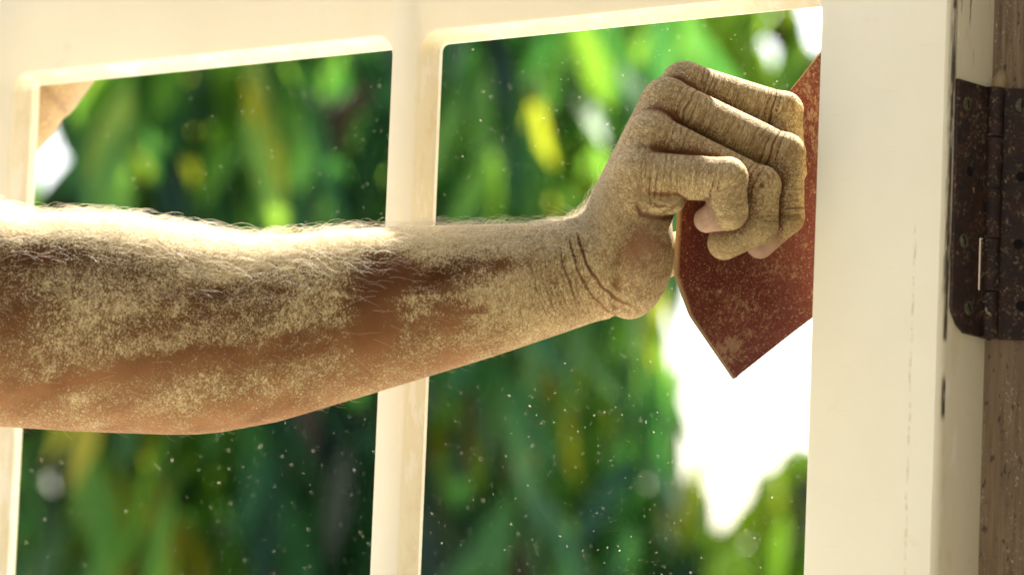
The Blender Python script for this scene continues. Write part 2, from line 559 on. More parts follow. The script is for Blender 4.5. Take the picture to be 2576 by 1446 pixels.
# ------------------------------------------------------------------ wall and jamb
hinge_pin = ORG + Wv * (s_right + .0030)
pin_ref = hit(2494, 530, ORG + Wv * (s_right + .0022), Wv)     # pin axis on the sash edge
pinx, piny = pin_ref[0], pin_ref[1]
zt, zb = P(2494, 212, 2.0)[2], P(2494, 846, 2.0)[2]


def box_pts(x0, x1, y0, y1, z0, z1):
    return [(x0, y0, z0), (x1, y0, z0), (x1, y1, z0), (x0, y1, z0), (x0, y0, z1), (x1, y0, z1), (x1, y1, z1), (x0, y1, z1)]


BOXF = [(0, 3, 2, 1), (4, 5, 6, 7), (0, 1, 5, 4), (1, 2, 6, 5), (2, 3, 7, 6), (3, 0, 4, 7)]


def bevel_box(bm, x0, x1, y0, y1, z0, z1, b=0.0, seg=2):
    vs_ = [bm.verts.new(p) for p in box_pts(x0, x1, y0, y1, z0, z1)]
    fs = [bm.faces.new([vs_[i] for i in f]) for f in BOXF]
    if b > 0:
        es = set(e for f in fs for e in f.edges)
        bmesh.ops.bevel(bm, geom=list(es), offset=b, segments=seg, affect='EDGES', profile=.5)


def bm_obj(name, bm, mat, parent=None, sharp=35):
    bmesh.ops.recalc_face_normals(bm, faces=bm.faces)
    me = bpy.data.meshes.new(name); bm.to_mesh(me); bm.free()
    me.polygons.foreach_set('use_smooth', [True] * len(me.polygons)); me.set_sharp_from_angle(angle=math.radians(sharp))
    me.materials.append(mat)
    return link(bpy.data.objects.new(name, me), parent)


jx = pinx + .0008
jw = .0205
jy = piny + .0022
bm = bmesh.new()
# profile with a shallow mortise where the hinge knuckles sit
prof = [(jx - .004, 0.2), (jx - .004, zb - .002), (jx + .0002, zb - .0015), (jx + .0002, zt + .001), (jx - .004, zt + .002), (jx - .004, 2.35)]
rows = []
for (xq, zq) in prof:
    rows.append([bm.verts.new((xq, jy + .0006, zq)), bm.verts.new((xq + .0008, jy, zq)), bm.verts.new((jx + jw - .002, jy, zq)), bm.verts.new((jx + jw, jy + .002, zq)),
                 bm.verts.new((jx + jw, jy + .07, zq)), bm.verts.new((xq, jy + .07, zq))])
for a, b in zip(rows, rows[1:]):
    for i in range(6): bm.faces.new((a[i], a[(i + 1) % 6], b[(i + 1) % 6], b[i]))
bm.faces.new(rows[0][::-1]); bm.faces.new(rows[-1])
o = bm_obj('window_jamb', bm, M['wood'])
tag(o, 'rough brown bare wood jamb post carrying the old hinge at the right edge', 'window jamb')
bm = bmesh.new(); bevel_box(bm, jx + jw + .0002, jx + jw + 1.2, jy - 1.1, jy + .16, 0.0, 2.6, .004)
o = bm_obj('plaster_wall', bm, M['plaster']); tag(o, 'pale plastered wall just showing past the bare wood jamb', 'wall')


# added unseen walls and roof behind the viewer that cut the sky light
bm = bmesh.new(); bevel_box(bm, -7, 7, -3.3, -3.0, 0.0, 2.9, .01)
o = bm_obj('sky_block_wall', bm, M['lime']); tag(o, 'grey limewashed wall added out of view to block sky light', 'wall')
bm = bmesh.new(); bevel_box(bm, -2.9, -2.75, -2.995, 0.3, 0.0, 2.9, .01)
o = bm_obj('sky_block_side', bm, M['lime']); tag(o, 'grey limewashed side wall added out of view on the left to block light', 'wall')
bm = bmesh.new(); bevel_box(bm, -7, 7, -3.6, 0.9, 2.905, 3.03, .01)
o = bm_obj('sky_block_roof', bm, M['wood']); tag(o, 'brown wooden roof added out of view overhead to block sky light', 'roof')


# ------------------------------------------------------------------ the window sash
def build_sash():
    root = bpy.data.objects.new('window_sash', None); C.objects.link(root); root.matrix_world = mat_sash
    tag(root, 'cream painted wooden casement sash standing open, two tall panes without glass', 'window sash')
    z_top = float(np.mean([front(1500, 43)[2], front(520, 127)[2]]))
    z_bot = float(front(1000, 2000)[2])
    holes = [(float(front(26, 300)[0]), float(front(979, 300)[0])), (float(front(1042, 400)[0]), 0.0)]
    e, tt = .0049, .0090
    xm = (holes[0][1] + holes[1][0]) / 2
    so0, so1, zo0, zo1 = holes[0][0] - .075, s_right, z_bot - .08, z_top + .046
    ch = .0028
    cells = [(so0 + ch, xm, zo0 + ch, zo1 - ch), (xm, so1 - ch, zo0 + ch, zo1 - ch)]
    bms = {k: bmesh.new() for k in ('top_rail', 'bottom_rail', 'stile', 'stile.r', 'glazing_bar')}
    N = 8

    def loop(s0, s1, z0, z1, r, n):
        pts = []
        for cx, cz, a0 in ((s1 - r, z1 - r, 0), (s0 + r, z1 - r, 90), (s0 + r, z0 + r, 180), (s1 - r, z0 + r, 270)):
            for i in range(N + 1):
                a = math.radians(a0 + 90 * i / N); pts.append((cx + r * math.cos(a), n, cz + r * math.sin(a)))
        return pts

    def cell_loop(c, pts, n):
        out = []
        cor = [(c[1], c[3]), (c[0], c[3]), (c[0], c[2]), (c[1], c[2])]
        for k in range(4):
            for i in range(N + 1):
                p = pts[k * (N + 1) + i]; q = cor[k]
                if i == 0: out.append((q[0], n, p[2]) if k in (0, 2) else (p[0], n, q[1]))
                elif i == N: out.append((p[0], n, q[1]) if k in (0, 2) else (q[0], n, p[2]))
                else: out.append((q[0], n, q[1]))
        return out

    def addf(bm, pts):
        u = []
        for p in pts:
            if not u or (Vector(p) - Vector(u[-1])).length > 1e-7: u.append(p)
        if (Vector(u[0]) - Vector(u[-1])).length < 1e-7: u.pop()
        if len(u) >= 3: bm.faces.new([bm.verts.new(p) for p in u])

    for ci, (h, c) in enumerate(zip(holes, cells)):
        s0, s1, z0, z1 = h[0], h[1], z_bot, z_top
        oa, ob = ((.016, .002), (.002, .016))[ci]
        rings = [loop(s0 - .0012, s1 + .0012, z0 - .0012, z1 + .0012, .0115, 0), loop(s0, s1, z0, z1, .0105, .0005),
                 loop(s0 + e * .2, s1 - e * .2, z0 + e * .2, z1 - e * .2, .0092, tt * .35),
                 loop(s0 + e * .75, s1 - e * .75, z0 + e * .75, z1 - e * .75, .005, tt * .85),
                 loop(s0 + e, s1 - e, z0 + e, z1 - e, .0035, tt), loop(s0 + e, s1 - e, z0 + e, z1 - e, .0035, tt + .002),
                 loop(s0 - oa, s1 + ob, z0 - .016, z1 + .016, .001, tt + .0022), loop(s0 - oa, s1 + ob, z0 - .016, z1 + .016, .001, SASH_T)]
        rings = [cell_loop(c, rings[0], 0)] + rings + [cell_loop((c[0], c[1] - (.018 if ci else 0), c[2], c[3]), rings[-1], SASH_T)]
        for q in rings[-2:]:                                  # the slim bar is only as deep as its moulding
            for i_, p_ in enumerate(q):
                if abs(p_[0] - xm) < .011: q[i_] = (p_[0], tt + .0035, p_[2])
        m_ = 4 * (N + 1)
        for a, b in zip(rings, rings[1:]):
            for i in range(m_):
                k, j = divmod(i, N + 1)
                # side each face belongs to: corners 0 tr,1 tl,2 bl,3 br
                if j == N: sd = ('t', 'l', 'b', 'r')[k]
                else:
                    first = ('r', 't', 'l', 'b')[k]; second = ('t', 'l', 'b', 'r')[k]
                    sd = first if j < N // 2 else second
                nm = {'t': 'top_rail', 'b': 'bottom_rail', 'l': 'stile' if ci == 0 else 'glazing_bar', 'r': 'glazing_bar' if ci == 0 else 'stile.r'}[sd]
                i2 = (i + 1) % m_
                addf(bms[nm], (a[i], a[i2], b[i2], b[i]))
    # outer arrises and edges; the hinge side is let in where the hinge sits
    def strip(bm, prof_a, prof_b):
        for i in range(len(prof_a) - 1): addf(bm, (prof_a[i], prof_a[i + 1], prof_b[i + 1], prof_b[i]))
    def pr(s_out, s_in, z, back=0.0):
        sg = 1 if s_out > s_in else -1
        return [(s_in, 0, z), (s_out - sg * .0016, .0006, z), (s_out - sg * .0003, .0019, z), (s_out, .0034, z), (s_out, SASH_T - back - .0005, z), (s_out - sg * (.0006 + back * 1.5), SASH_T, z), (s_in - sg * (.018 if sg > 0 else 0), SASH_T, z)]
    hz0, hz1 = float(side(2440, 846)[2]) + .001, float(side(2440, 210)[2]) - .001
    zs = [(zo0 + ch, 0), (hz0, 0), (hz0 + .001, .0100), (hz1 - .001, .0100), (hz1, 0), (zo1 - ch, 0)]
    for (za, ba), (zb_, bb) in zip(zs, zs[1:]): strip(bms['stile.r'], pr(so1, so1 - ch, za, ba), pr(so1, so1 - ch, zb_, bb))
    strip(bms['stile'], pr(so0, so0 + ch, zo0 + ch), pr(so0, so0 + ch, zo1 - ch))
    for nm, zo, zi in (('top_rail', zo1, zo1 - ch), ('bottom_rail', zo0, zo0 + ch)):
        def pz(s):
            return [(s, 0, zi), (s, .001, zi + (zo - zi) * .7), (s, .0034, zo), (s, SASH_T, zo), (s, SASH_T, zi)]
        strip(bms[nm], pz(so0 + ch), pz(so1 - ch))
    for nm, bm in bms.items():
        bmesh.ops.remove_doubles(bm, verts=bm.verts, dist=2e-6)
        bm_obj(nm.split('.')[0], bm, M['paint'], root, 40)
    return root


build_sash()


# ------------------------------------------------------------------ hinge
def build_hinge():
    root = bpy.data.objects.new('butt_hinge', None); C.objects.link(root); root.matrix_world = mat_sash
    tag(root, 'rusty dark iron butt hinge with slotted screws and paint drips between sash and jamb', 'hinge')
    inv = mat_sash.inverted()
    n0, n1 = float(side(2398, 400)[1]), float(side(2466, 530)[1])
    z1, z0 = float(side(2440, 208)[2]), float(side(2440, 846)[2])
    pin = inv @ Vector((pinx, piny, 0)); ps, pn = pin.x, pin.y
    r = .0041
    H = z1 - z0
    cuts = [z1 - H * f for f in (0, .20, .405, .605, .815, 1.0)]
    th = .0016
    # sash leaf lying on the painted edge, tongues reaching the knuckles it owns; lower front corner rounded off
    bm = bmesh.new()
    sx0, sx1 = s_right - .0002, s_right + th
    outline = [(n0, z1), (n1 + .0045, z1 - .0006)]
    for k in range(5):
        own = k % 2 == 0
        a, b = cuts[k], cuts[k + 1]
        nn = n1 + .0045 if own else n1 - (.0004 if k == 1 else .0022)
        outline += [(nn, a - .0002 if k else a - .0006), (nn, b + .0002)]
    outline += [(n0 + .010, z0 + .0008), (n0 + .0045, z0 + .004), (n0 + .001, z0 + .0085), (n0, z0 + .011)]
    top = [bm.verts.new((sx1, n, z)) for n, z in outline]; bot = [bm.verts.new((sx0, n, z)) for n, z in outline]
    ft = bm.faces.new(top); bm.faces.new(bot[::-1])
    for i in range(len(top)): bm.faces.new((top[i], bot[i], bot[(i + 1) % len(top)], top[(i + 1) % len(top)]))
    bm_obj('hinge_leaf', bm, M['iron'], root, 30)
    # knuckles
    for k in range(5):
        a, b = cuts[k] - .0002, cuts[k + 1] + .0002
        bm = bmesh.new()
        bmesh.ops.create_cone(bm, cap_ends=True, segments=24, radius1=r, radius2=r, depth=a - b, matrix=Matrix.Translation((ps, pn, (a + b) / 2)))
        es = [e for e in bm.edges if len(e.link_faces) == 2 and abs(e.verts[0].co.z - e.verts[1].co.z) < 1e-6]
        bmesh.ops.bevel(bm, geom=es, offset=.0003, segments=1, affect='EDGES')
        bm_obj('knuckle', bm, M['iron'], root, 40)
    # jamb leaf on the face of the post (world axes -> local)
    bm = bmesh.new()
    bevel_box(bm, pinx + .0040, pinx + .0255, jy - .0016, jy - .0001, zb_w, zt_w, .0004, 1)
    for k in (1, 3):
        bevel_box(bm, pinx + .0005, pinx + .0049, jy - .0014, jy - .0003, z_w(cuts[k + 1]) + .0006, z_w(cuts[k]) - .0006, .0)
    bm.transform(inv)
    bm_obj('hinge_leaf', bm, M['iron'], root, 30)

    def screw(mtx, slot):
        bm = bmesh.new()
        bmesh.ops.create_uvsphere(bm, u_segments=20, v_segments=10, radius=.0030)
        for v in bm.verts: v.co.z *= .30
        # slot: push verts near the line down
        bm2 = bmesh.new()
        N_ = 22
        grid = {}
        for i in range(N_ + 1):
            for j in range(N_ + 1):
                x, y = -1 + 2 * i / N_, -1 + 2 * j / N_
                # square to disc
                u = x * math.sqrt(1 - y * y / 2); w = y * math.sqrt(1 - x * x / 2)
                hgt = .30 * math.sqrt(max(0, 1 - .9 * (u * u + w * w)))
                if abs(u) < .16: hgt -= .28
                grid[i, j] = bm2.verts.new((u * .0030, w * .0030, hgt * .0030))
        for i in range(N_):
            for j in range(N_): bm2.faces.new((grid[i, j], grid[i + 1, j], grid[i + 1, j + 1], grid[i, j + 1]))
        bm.free()
        bm2.transform(mtx @ Matrix.Rotation(slot, 4, 'Z'))
        for f_ in bm2.faces:
            if abs((mtx @ Matrix.Rotation(slot, 4, 'Z')).inverted() @ f_.calc_center_median() @ Vector((1, 0, 0))) < .00048: f_.material_index = 1
        o = bm_obj('screw', bm2, M['screw'], root, 30); o.data.materials.append(M['hole'])

    def hole(mtx):
        bm = bmesh.new(); bmesh.ops.create_cone(bm, cap_ends=True, segments=16, radius1=.0022, radius2=.0022, depth=.0006, matrix=mtx)
        o = bm_obj('screw_hole', bm, M['hole'], root, 30)

    faceS = Matrix(((0, 0, 1, 0), (1, 0, 0, 0), (0, 1, 0, 0), (0, 0, 0, 1)))      # z axis -> +s
    for (x, y, sl, kind) in ((2425, 262, 10, 1), (2432, 432, 0, 0), (2416, 607, 25, 1), (2428, 775, 30, 1)):
        q = side(x, y)
        mt = Matrix.Translation((s_right + th - .0001, q[1], q[2])) @ faceS
        if kind: screw(mt, math.radians(sl))
        else: hole(mt)
    Rj = inv.to_3x3().to_4x4() @ Matrix.Rotation(math.radians(90), 4, 'X')
    for (x, y, kind) in ((2572, 265, 1), (2569, 445, 0), (2562, 615, 0), (2568, 770, 0)):
        q = hit(x, y, np.array([pinx, jy - .0016, 0]), np.array([0, 1.0, 0]))
        mt = Matrix.Translation(inv @ Vector(q)) @ Rj
        if kind: screw(mt, 0)
        else: hole(mt)
    # dried paint that ran over the top and the lower lip
    def drip(pts, rad, mat, nm='paint_drip'):
        V, Fc = [], []
        v, f = tube(pts, rad, 8)
        o = mesh_np(nm, v, f, mat, root, smooth=True)
    sx = s_right + th
    q = [side(2509, 176), side(2505, 205), side(2498, 232), side(2492, 258), side(2487, 284)]
    drip([(sx + .0002 * (i + 1), a[1], a[2]) for i, a in enumerate(q)], [.0012, .0034, .0030, .0022, .0010], M['blob'])
    return root


hole_t = NT('recess_shade'); hole_t.color((.004, .003, .002)); hole_t.rough(1); M['hole'] = hole_t.m  # near-black stands in for the shade inside screw slots and holes
z_w = lambda z: z + ORG[2]
zt_w, zb_w = float(side(2440, 208)[2]) + ORG[2], float(side(2440, 846)[2]) + ORG[2]
build_hinge()  


# ------------------------------------------------------------------ flesh: distance fields -> one skin
def smin(a, b, k):
    h = np.clip(.5 + .5 * (b - a) / k, 0, 1)
    return b + (a - b) * h - k * h * (1 - h)


def cone(p, a, b, r1, r2):
    a = np.asarray(a, np.float32); b = np.asarray(b, np.float32); ab = b - a
    t = np.clip(((p - a) @ ab) / (ab @ ab), 0, 1)
    d = p - a - t[:, None] * ab
    return np.sqrt((d * d).sum(1)) - (r1 + (r2 - r1) * t)


def ellip(p, c, r, rot=0.0):
    q = p - np.asarray(c, np.float32)
    if rot:
        cs, sn = math.cos(rot), math.sin(rot)
        q = np.stack([q[:, 0] * cs + q[:, 1] * sn, -q[:, 0] * sn + q[:, 1] * cs, q[:, 2]], 1)
    r = np.asarray(r, np.float32)
    k = np.sqrt(((q / r) ** 2).sum(1))
    return (k - 1) * r.min() * np.clip(.75 + .25 * k, .5, 3)


def surface_nets(fn, lo, hi, step, block=8, margin=34):
    lo = np.asarray(lo, np.float32); n = np.ceil((np.asarray(hi) - lo) / step / block).astype(int) * block
    D = np.full(tuple(n), 9.0, np.float32)
    nb = n // block
    ii = np.stack(np.meshgrid(*[np.arange(k) for k in nb], indexing='ij'), -1).reshape(-1, 3)
    cen = lo + (ii * block + (block - 1) / 2.0) * step
    v = fn(cen.astype(np.float32))
    rad = block * step * .87
    near = np.abs(v) < rad + margin
    for i in ii[(~near) & (v < 0)]:
        D[i[0] * block:(i[0] + 1) * block, i[1] * block:(i[1] + 1) * block, i[2] * block:(i[2] + 1) * block] = -9
    act = ii[near]
    sub = np.stack(np.meshgrid(*[np.arange(block)] * 3, indexing='ij'), -1).reshape(-1, 3)
    for c0 in range(0, len(act), 600):
        a = act[c0:c0 + 600]
        idx = (a[:, None, :] * block + sub[None]).reshape(-1, 3)
        D[idx[:, 0], idx[:, 1], idx[:, 2]] = fn((lo + idx * step).astype(np.float32))
    ins = D < 0
    cnt = np.zeros(tuple(n - 1), np.uint8)
    for dx in (0, 1):
        for dy in (0, 1):
            for dz in (0, 1): cnt += ins[dx:n[0] - 1 + dx, dy:n[1] - 1 + dy, dz:n[2] - 1 + dz]
    cell = np.argwhere((cnt > 0) & (cnt < 8)); del cnt
    cid = (cell[:, 0] * n[1] + cell[:, 1]) * n[2] + cell[:, 2]       # ascending
    cor = np.array([(a, b, c) for a in (0, 1) for b in (0, 1) for c in (0, 1)])
    val = np.stack([D[cell[:, 0] + a, cell[:, 1] + b, cell[:, 2] + c] for a, b, c in cor], 1)
    acc = np.zeros((len(cell), 3)); w = np.zeros(len(cell))
    for i in range(8):
        for j in range(i + 1, 8):
            if np.abs(cor[i] - cor[j]).sum() != 1: continue
            x = (val[:, i] < 0) != (val[:, j] < 0)
            t = val[x, i] / (val[x, i] - val[x, j])
            acc[x] += cor[i] + (cor[j] - cor[i]) * t[:, None]; w[x] += 1
    V = lo + (cell + acc / w[:, None]) * step
    quads = []
    for ax in range(3):
        b1, b2 = [(1, 2), (2, 0), (0, 1)][ax]
        sl0 = [slice(None)] * 3; sl1 = [slice(None)] * 3
        sl0[ax] = slice(0, n[ax] - 1); sl1[ax] = slice(1, n[ax])
        ch_ = ins[tuple(sl0)] != ins[tuple(sl1)]
        e = np.argwhere(ch_)
        e = e[(e[:, b1] > 0) & (e[:, b2] > 0) & (e[:, b1] < n[b1] - 1) & (e[:, b2] < n[b2] - 1)]
        flip = ins[e[:, 0], e[:, 1], e[:, 2]]
        q = []
        for (u, v_) in ((-1, -1), (0, -1), (0, 0), (-1, 0)):
            c = e.copy(); c[:, b1] += u; c[:, b2] += v_
            q.append(np.searchsorted(cid, (c[:, 0] * n[1] + c[:, 1]) * n[2] + c[:, 2]))
        q = np.stack(q, 1)
        q[~flip] = q[~flip][:, ::-1]
        quads.append(q)
    return V, np.concatenate(quads)


def relax(V, Fq, it=2, lam=.5):
    n = len(V)
    for _ in range(it):
        acc = np.zeros((n, 3)); c = np.zeros(n)
        for a in range(4):
            for b in ((a + 1) % 4, (a + 3) % 4):
                for d in range(3): acc[:, d] += np.bincount(Fq[:, a], V[Fq[:, b], d], n)
                c += np.bincount(Fq[:, a], minlength=n)
        V = V + lam * (acc / np.maximum(c, 1)[:, None] - V)
    return V


def vnormals(V, Fq):
    fn = np.cross(V[Fq[:, 2]] - V[Fq[:, 0]], V[Fq[:, 3]] - V[Fq[:, 1]])
    N_ = np.zeros_like(V)
    for a in range(4):
        for d in range(3): N_[:, d] += np.bincount(Fq[:, a], fn[:, d], len(V))
    return N_ / np.maximum(np.linalg.norm(N_, axis=1, keepdims=True), 1e-9)


# forearm outline: top and bottom edge against x, and half depth
TOPX = [-260, -120, 0, 30, 60, 110, 170, 300, 420, 530, 640, 740, 850, 970, 1200, 1330, 1400, 1440, 1500, 1560]
TOPY = [380, 470, 514, 524, 533, 535, 531, 536, 556, 578, 592, 588, 578, 571, 564, 562, 556, 548, 545, 560]
BOTX = [-260, -120, 0, 200, 430, 500, 560, 700, 950, 1240, 1430, 1500, 1560]
BOTY = [1040, 1062, 1073, 1085, 1093, 1092, 1086, 1060, 986, 897, 833, 808, 790]
GX = [-260, 0, 400, 700, 950, 1240, 1450, 1560]
GY = [235, 240, 235, 205, 178, 158, 150, 140]

FING = {   # MCP, PIP, DIP, TIP with radii (photo units, depth away from the viewer)
    'index': [((1722, 216, 150), 60), ((1966, 284, 165), 52), ((1985, 430, 150), 44), ((1930, 545, 120), 36)],
    'middle': [((1676, 258, 52), 62), ((1970, 390, 62), 54), ((1978, 545, 50), 46), ((1912, 615, 40), 36)],
    'ring': [((1638, 346, -30), 62), ((1908, 472, -24), 54), ((1908, 566, -30), 50), ((1822, 611, -28), 43)],
    'little': [((1604, 440, -98), 60), ((1824, 452, -112), 55), ((1832, 530, -108), 50), ((1778, 553, -92), 33)],
}


def arm_sdf(p):
    x, y, z = p[:, 0], p[:, 1], p[:, 2]
    top = np.interp(x, TOPX, TOPY).astype(np.float32); bot = np.interp(x, BOTX, BOTY).astype(np.float32); gd = np.interp(x, GX, GY).astype(np.float32)
    c = (top + bot) / 2; h = (bot - top) / 2
    yn = (y - c) / h; zn = z / gd
    # a little flatter than an ellipse towards the viewer, as muscle is
    k = (np.abs(yn) ** 2.15 + np.abs(zn) ** 2.15) ** (1 / 2.15)
    d = (k - 1) * np.minimum(h, gd)
    d = np.maximum(d, x - 1530)
    d = np.where(x > 1530, np.maximum(d, x - 1530), d)
    hand = x > 1330
    if hand.any():
        q = p[hand]
        dh = ellip(q, (1508, 668, 5), (105, 118, 132))
        # metacarpals: back of the hand
        for nm, st, r0 in (('index', (1535, 600, 80), 74), ('middle', (1520, 596, 30), 78), ('ring', (1520, 615, -25), 76), ('little', (1525, 650, -70), 72)):
            dh = smin(dh, cone(q, st, FING[nm][0][0], r0, FING[nm][0][1] + 2), 38)
        # palm side fill, heel pads
        dh = smin(dh, cone(q, (1590, 600, 0), (1660, 420, 0), 85, 70), 40)
        dh = smin(dh, ellip(q, (1602, 655, -52), (92, 150, 92), math.radians(12)), 26)
        dh = smin(dh, cone(q, (1560, 640, 120), (1655, 650, 170), 72, 56), 30)
        # thumb behind the paper
        dh = smin(dh, smin(cone(q, (1655, 650, 175), (1790, 600, 225), 52, 44), cone(q, (1790, 600, 225), (1890, 560, 235), 43, 33), 10), 14)
        # fold of flesh under the little finger
        dh = smin(dh, cone(q, (1600, 505, -100), (1690, 505, -112), 42, 34), 16)
        for nm, ch_ in FING.items():
            f = None
            for (a, ra), (b, rb) in zip(ch_, ch_[1:]):
                m_ = np.asarray(a) * .5 + np.asarray(b) * .5
                rm = (ra + rb) * .5 * .99
                s_ = np.minimum(cone(q, a, m_, ra, rm), cone(q, m_, b, rm, rb))
                f = s_ if f is None else smin(f, s_, 6)
            # bony knob on the bend
            kn = ch_[1]
            f = smin(f, ellip(q, (kn[0][0] + 9, kn[0][1] - 7, kn[0][2] - 4), (kn[1] * .86,) * 3), 12)
            dh = smin(dh, f, 5)
        # web between fist knuckles is cut by dents
        d2 = d[hand]
        d[hand] = smin(d2, dh, 30)
    return d


V, Fq = surface_nets(arm_sdf, (-170, 120, -290), (2080, 1130, 330), 3.3)
V = relax(V, Fq, 3, .5)
N_ = vnormals(V, Fq)

X_, Y_, Z_ = V[:, 0], V[:, 1], V[:, 2]


def vnoise(p, seed=0):
    """cheap smooth value noise in numpy"""
    i = np.floor(p).astype(np.int64); f = p - i; f = f * f * (3 - 2 * f)
    def hsh(a):
        h = (a[:, 0] * 374761393 + a[:, 1] * 668265263 + a[:, 2] * 2147483647 + seed * 1013904223) & 0xffffffff
        h = ((h ^ (h >> 13)) * 1274126177) & 0xffffffff
        return ((h ^ (h >> 16)) & 0xffff) / 65535.0
    r = 0
    for a in (0, 1):
        for b in (0, 1):
            for c in (0, 1):
                w = (f[:, 0] if a else 1 - f[:, 0]) * (f[:, 1] if b else 1 - f[:, 1]) * (f[:, 2] if c else 1 - f[:, 2])
                r = r + w * hsh(i + np.array([a, b, c]))
    return r


crease = np.zeros(len(V)); disp = np.zeros(len(V))
fr = np.clip(-N_[:, 2] * 1.6 + .2, 0, 1)                 # surfaces turned to the viewer

# nearest finger bone, place along it
best = np.full(len(V), 1e9); fid = np.zeros(len(V), int); fu = np.zeros(len(V)); flen = np.zeros(len(V))
hm = X_ > 1500
for fi, (nm, ch_) in enumerate(FING.items()):
    acc_l = 0
    for si, ((a, ra), (b, rb)) in enumerate(zip(ch_, ch_[1:])):
        a = np.array(a, float); b = np.array(b, float); L = np.linalg.norm(b - a)
        t = np.clip((V - a) @ (b - a) / L / L, 0, 1)
        d = np.linalg.norm(V - a - t[:, None] * (b - a), axis=1) - (ra + (rb - ra) * t)
        m_ = hm & (d < best)
        best[m_] = d[m_]; fid[m_] = fi * 3 + si; fu[m_] = t[m_] * L; flen[m_] = L
# place along / across the limb, for the fine lines
wcoord = np.stack([X_ + 0 * X_, Y_, Z_], 1)
MC = {'index': (1535, 600, 80), 'middle': (1520, 596, 30), 'ring': (1520, 615, -25), 'little': (1525, 650, -70)}
back_u = 1520 + (X_ - 1520) * .47 - (Y_ - 600) * .88
bk = np.clip((X_ - 1420 - (Y_ - 560) * .4) / 150, 0, 1) * np.clip((700 - Y_) / 160, 0, 1)
wcoord[:, 0] = X_ * (1 - bk) + back_u * bk
wcoord[:, 1] = Y_ * (1 - bk) + (X_ * .88 + Y_ * .47) * bk
for fi, (nm, ch_) in enumerate(FING.items()):
    mcp = ch_[0][0]; u0 = 1520 + (mcp[0] - 1520) * .47 - (mcp[1] - 600) * .88
    for si in range(3):
        k_ = hm & (best < 16) & (fid == fi * 3 + si) & ((fu > 1) | (si > 0))
        wcoord[k_, 0] = u0 + fu[k_]
        u0 += np.linalg.norm(np.array(ch_[si + 1][0]) - np.array(ch_[si][0]))
wcoord = relax(wcoord, Fq, 14, .6)
jit = vnoise(V / 45.0, 3) * 14 + vnoise(V / 14.0, 4) * 4
on_f = np.clip((14 - best) / 8, 0, 1) * hm
for fi in range(4):
    for si in range(2):
        s_ = (fid == fi * 3 + si) & (on_f > 0)
        u = fu[s_] + (jit[s_] - 10) * .9; L = flen[s_]
        # creases crowd at the knuckle and at the finger joint
        zone = np.exp(-((u - L * .90) / 50) ** 2) * 1.0 + np.exp(-((u - 35) / 60) ** 2) * .70 + .13
        if si == 1: zone = np.exp(-((u - L * .9) / 20) ** 2) * .7 + .12
        per = 15.0 + (fi % 2) * 2
        w = np.abs(((u / per) % 1.0) - .5) * 2
        ln = np.clip((w - .60) / .30, 0, 1)
        keepn = np.clip((vnoise(np.stack([np.floor(u / per), np.full(len(u), fi * 7.0 + si), V[s_, 1] / 55 + V[s_, 2] / 60], 1), 9) - .25) * 3, 0, 1)
        back = np.clip(.35 - N_[s_, 1] * .9 - N_[s_, 2] * .35 + N_[s_, 0] * (.6 if si else 0), 0, 1)
        if si == 0: back = np.clip(.55 - N_[s_, 1] * .6 - N_[s_, 2] * .45, 0, 1)
        cr = ln * zone * keepn * back * on_f[s_] * np.clip((fu[s_] - 6) / 40, 0, 1)
        crease[s_] = np.maximum(crease[s_], np.clip(cr, 0, 1))
        disp[s_] -= cr * 5.0


def poly_crease(pts, width, depth, amt, zlim=60, wob=3):
    global crease, disp
    pts = np.array(pts, float)
    best_ = np.full(len(V), 1e9)
    q = np.stack([X_ + (vnoise(V / 22.0, 21) - .5) * wob * 2, Y_ + (vnoise(V / 22.0, 22) - .5) * wob * 2], 1)
    ext = np.zeros(len(V)); tot = 0
    segs = np.linalg.norm(np.diff(pts, axis=0), axis=1)
    for a, b, L in zip(pts, pts[1:], segs):
        t = np.clip((q - a) @ (b - a) / L / L, 0, 1)
        d = np.linalg.norm(q - a - t[:, None] * (b - a), axis=1)
        m_ = d < best_; best_[m_] = d[m_]; ext[m_] = (tot + t * L)[m_]
        tot += L
    end = np.clip(np.minimum(ext, tot - ext) / 25, .25, 1)
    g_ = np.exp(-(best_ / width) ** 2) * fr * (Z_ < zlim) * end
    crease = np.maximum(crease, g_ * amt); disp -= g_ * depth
    # soft roll of flesh beside the fold
    disp += np.exp(-((best_ - width * 3.2) / (width * 2.2)) ** 2) * fr * (Z_ < zlim) * end * depth * .35


# wrist folds, palm folds, folds at the base of the little finger
poly_crease([(1428, 590), (1440, 630), (1452, 680), (1478, 730), (1520, 775), (1545, 795)], 2.2, 4, .30)
poly_crease([(1452, 585), (1463, 625), (1480, 668), (1508, 715), (1550, 752), (1592, 772)], 3.0, 10, .45)
poly_crease([(1405, 610), (1418, 670), (1440, 735), (1470, 785)], 3, 3, .25)
poly_crease([(1598, 512), (1612, 540), (1650, 548), (1700, 546), (1728, 535)], 4.5, 9, .9)
poly_crease([(1660, 540), (1690, 528), (1705, 512)], 3, 5, .7)
poly_crease([(1632, 505), (1655, 520), (1690, 522), (1720, 508)], 3, 4, .5)
poly_crease([(1762, 578), (1790, 560), (1800, 535)], 3, 4, .5)
poly_crease([(1590, 610), (1600, 640), (1618, 662), (1622, 690)], 5, 3, .25)
for k in range(9):
    a = 1330 + k * 13
    poly_crease([(a, 640 + 12 * (k % 3)), (a + 10, 705), (a + 34, 765 + 6 * (k % 2)), (a + 60, 810)], 2.0, 1.6, .38, wob=7)
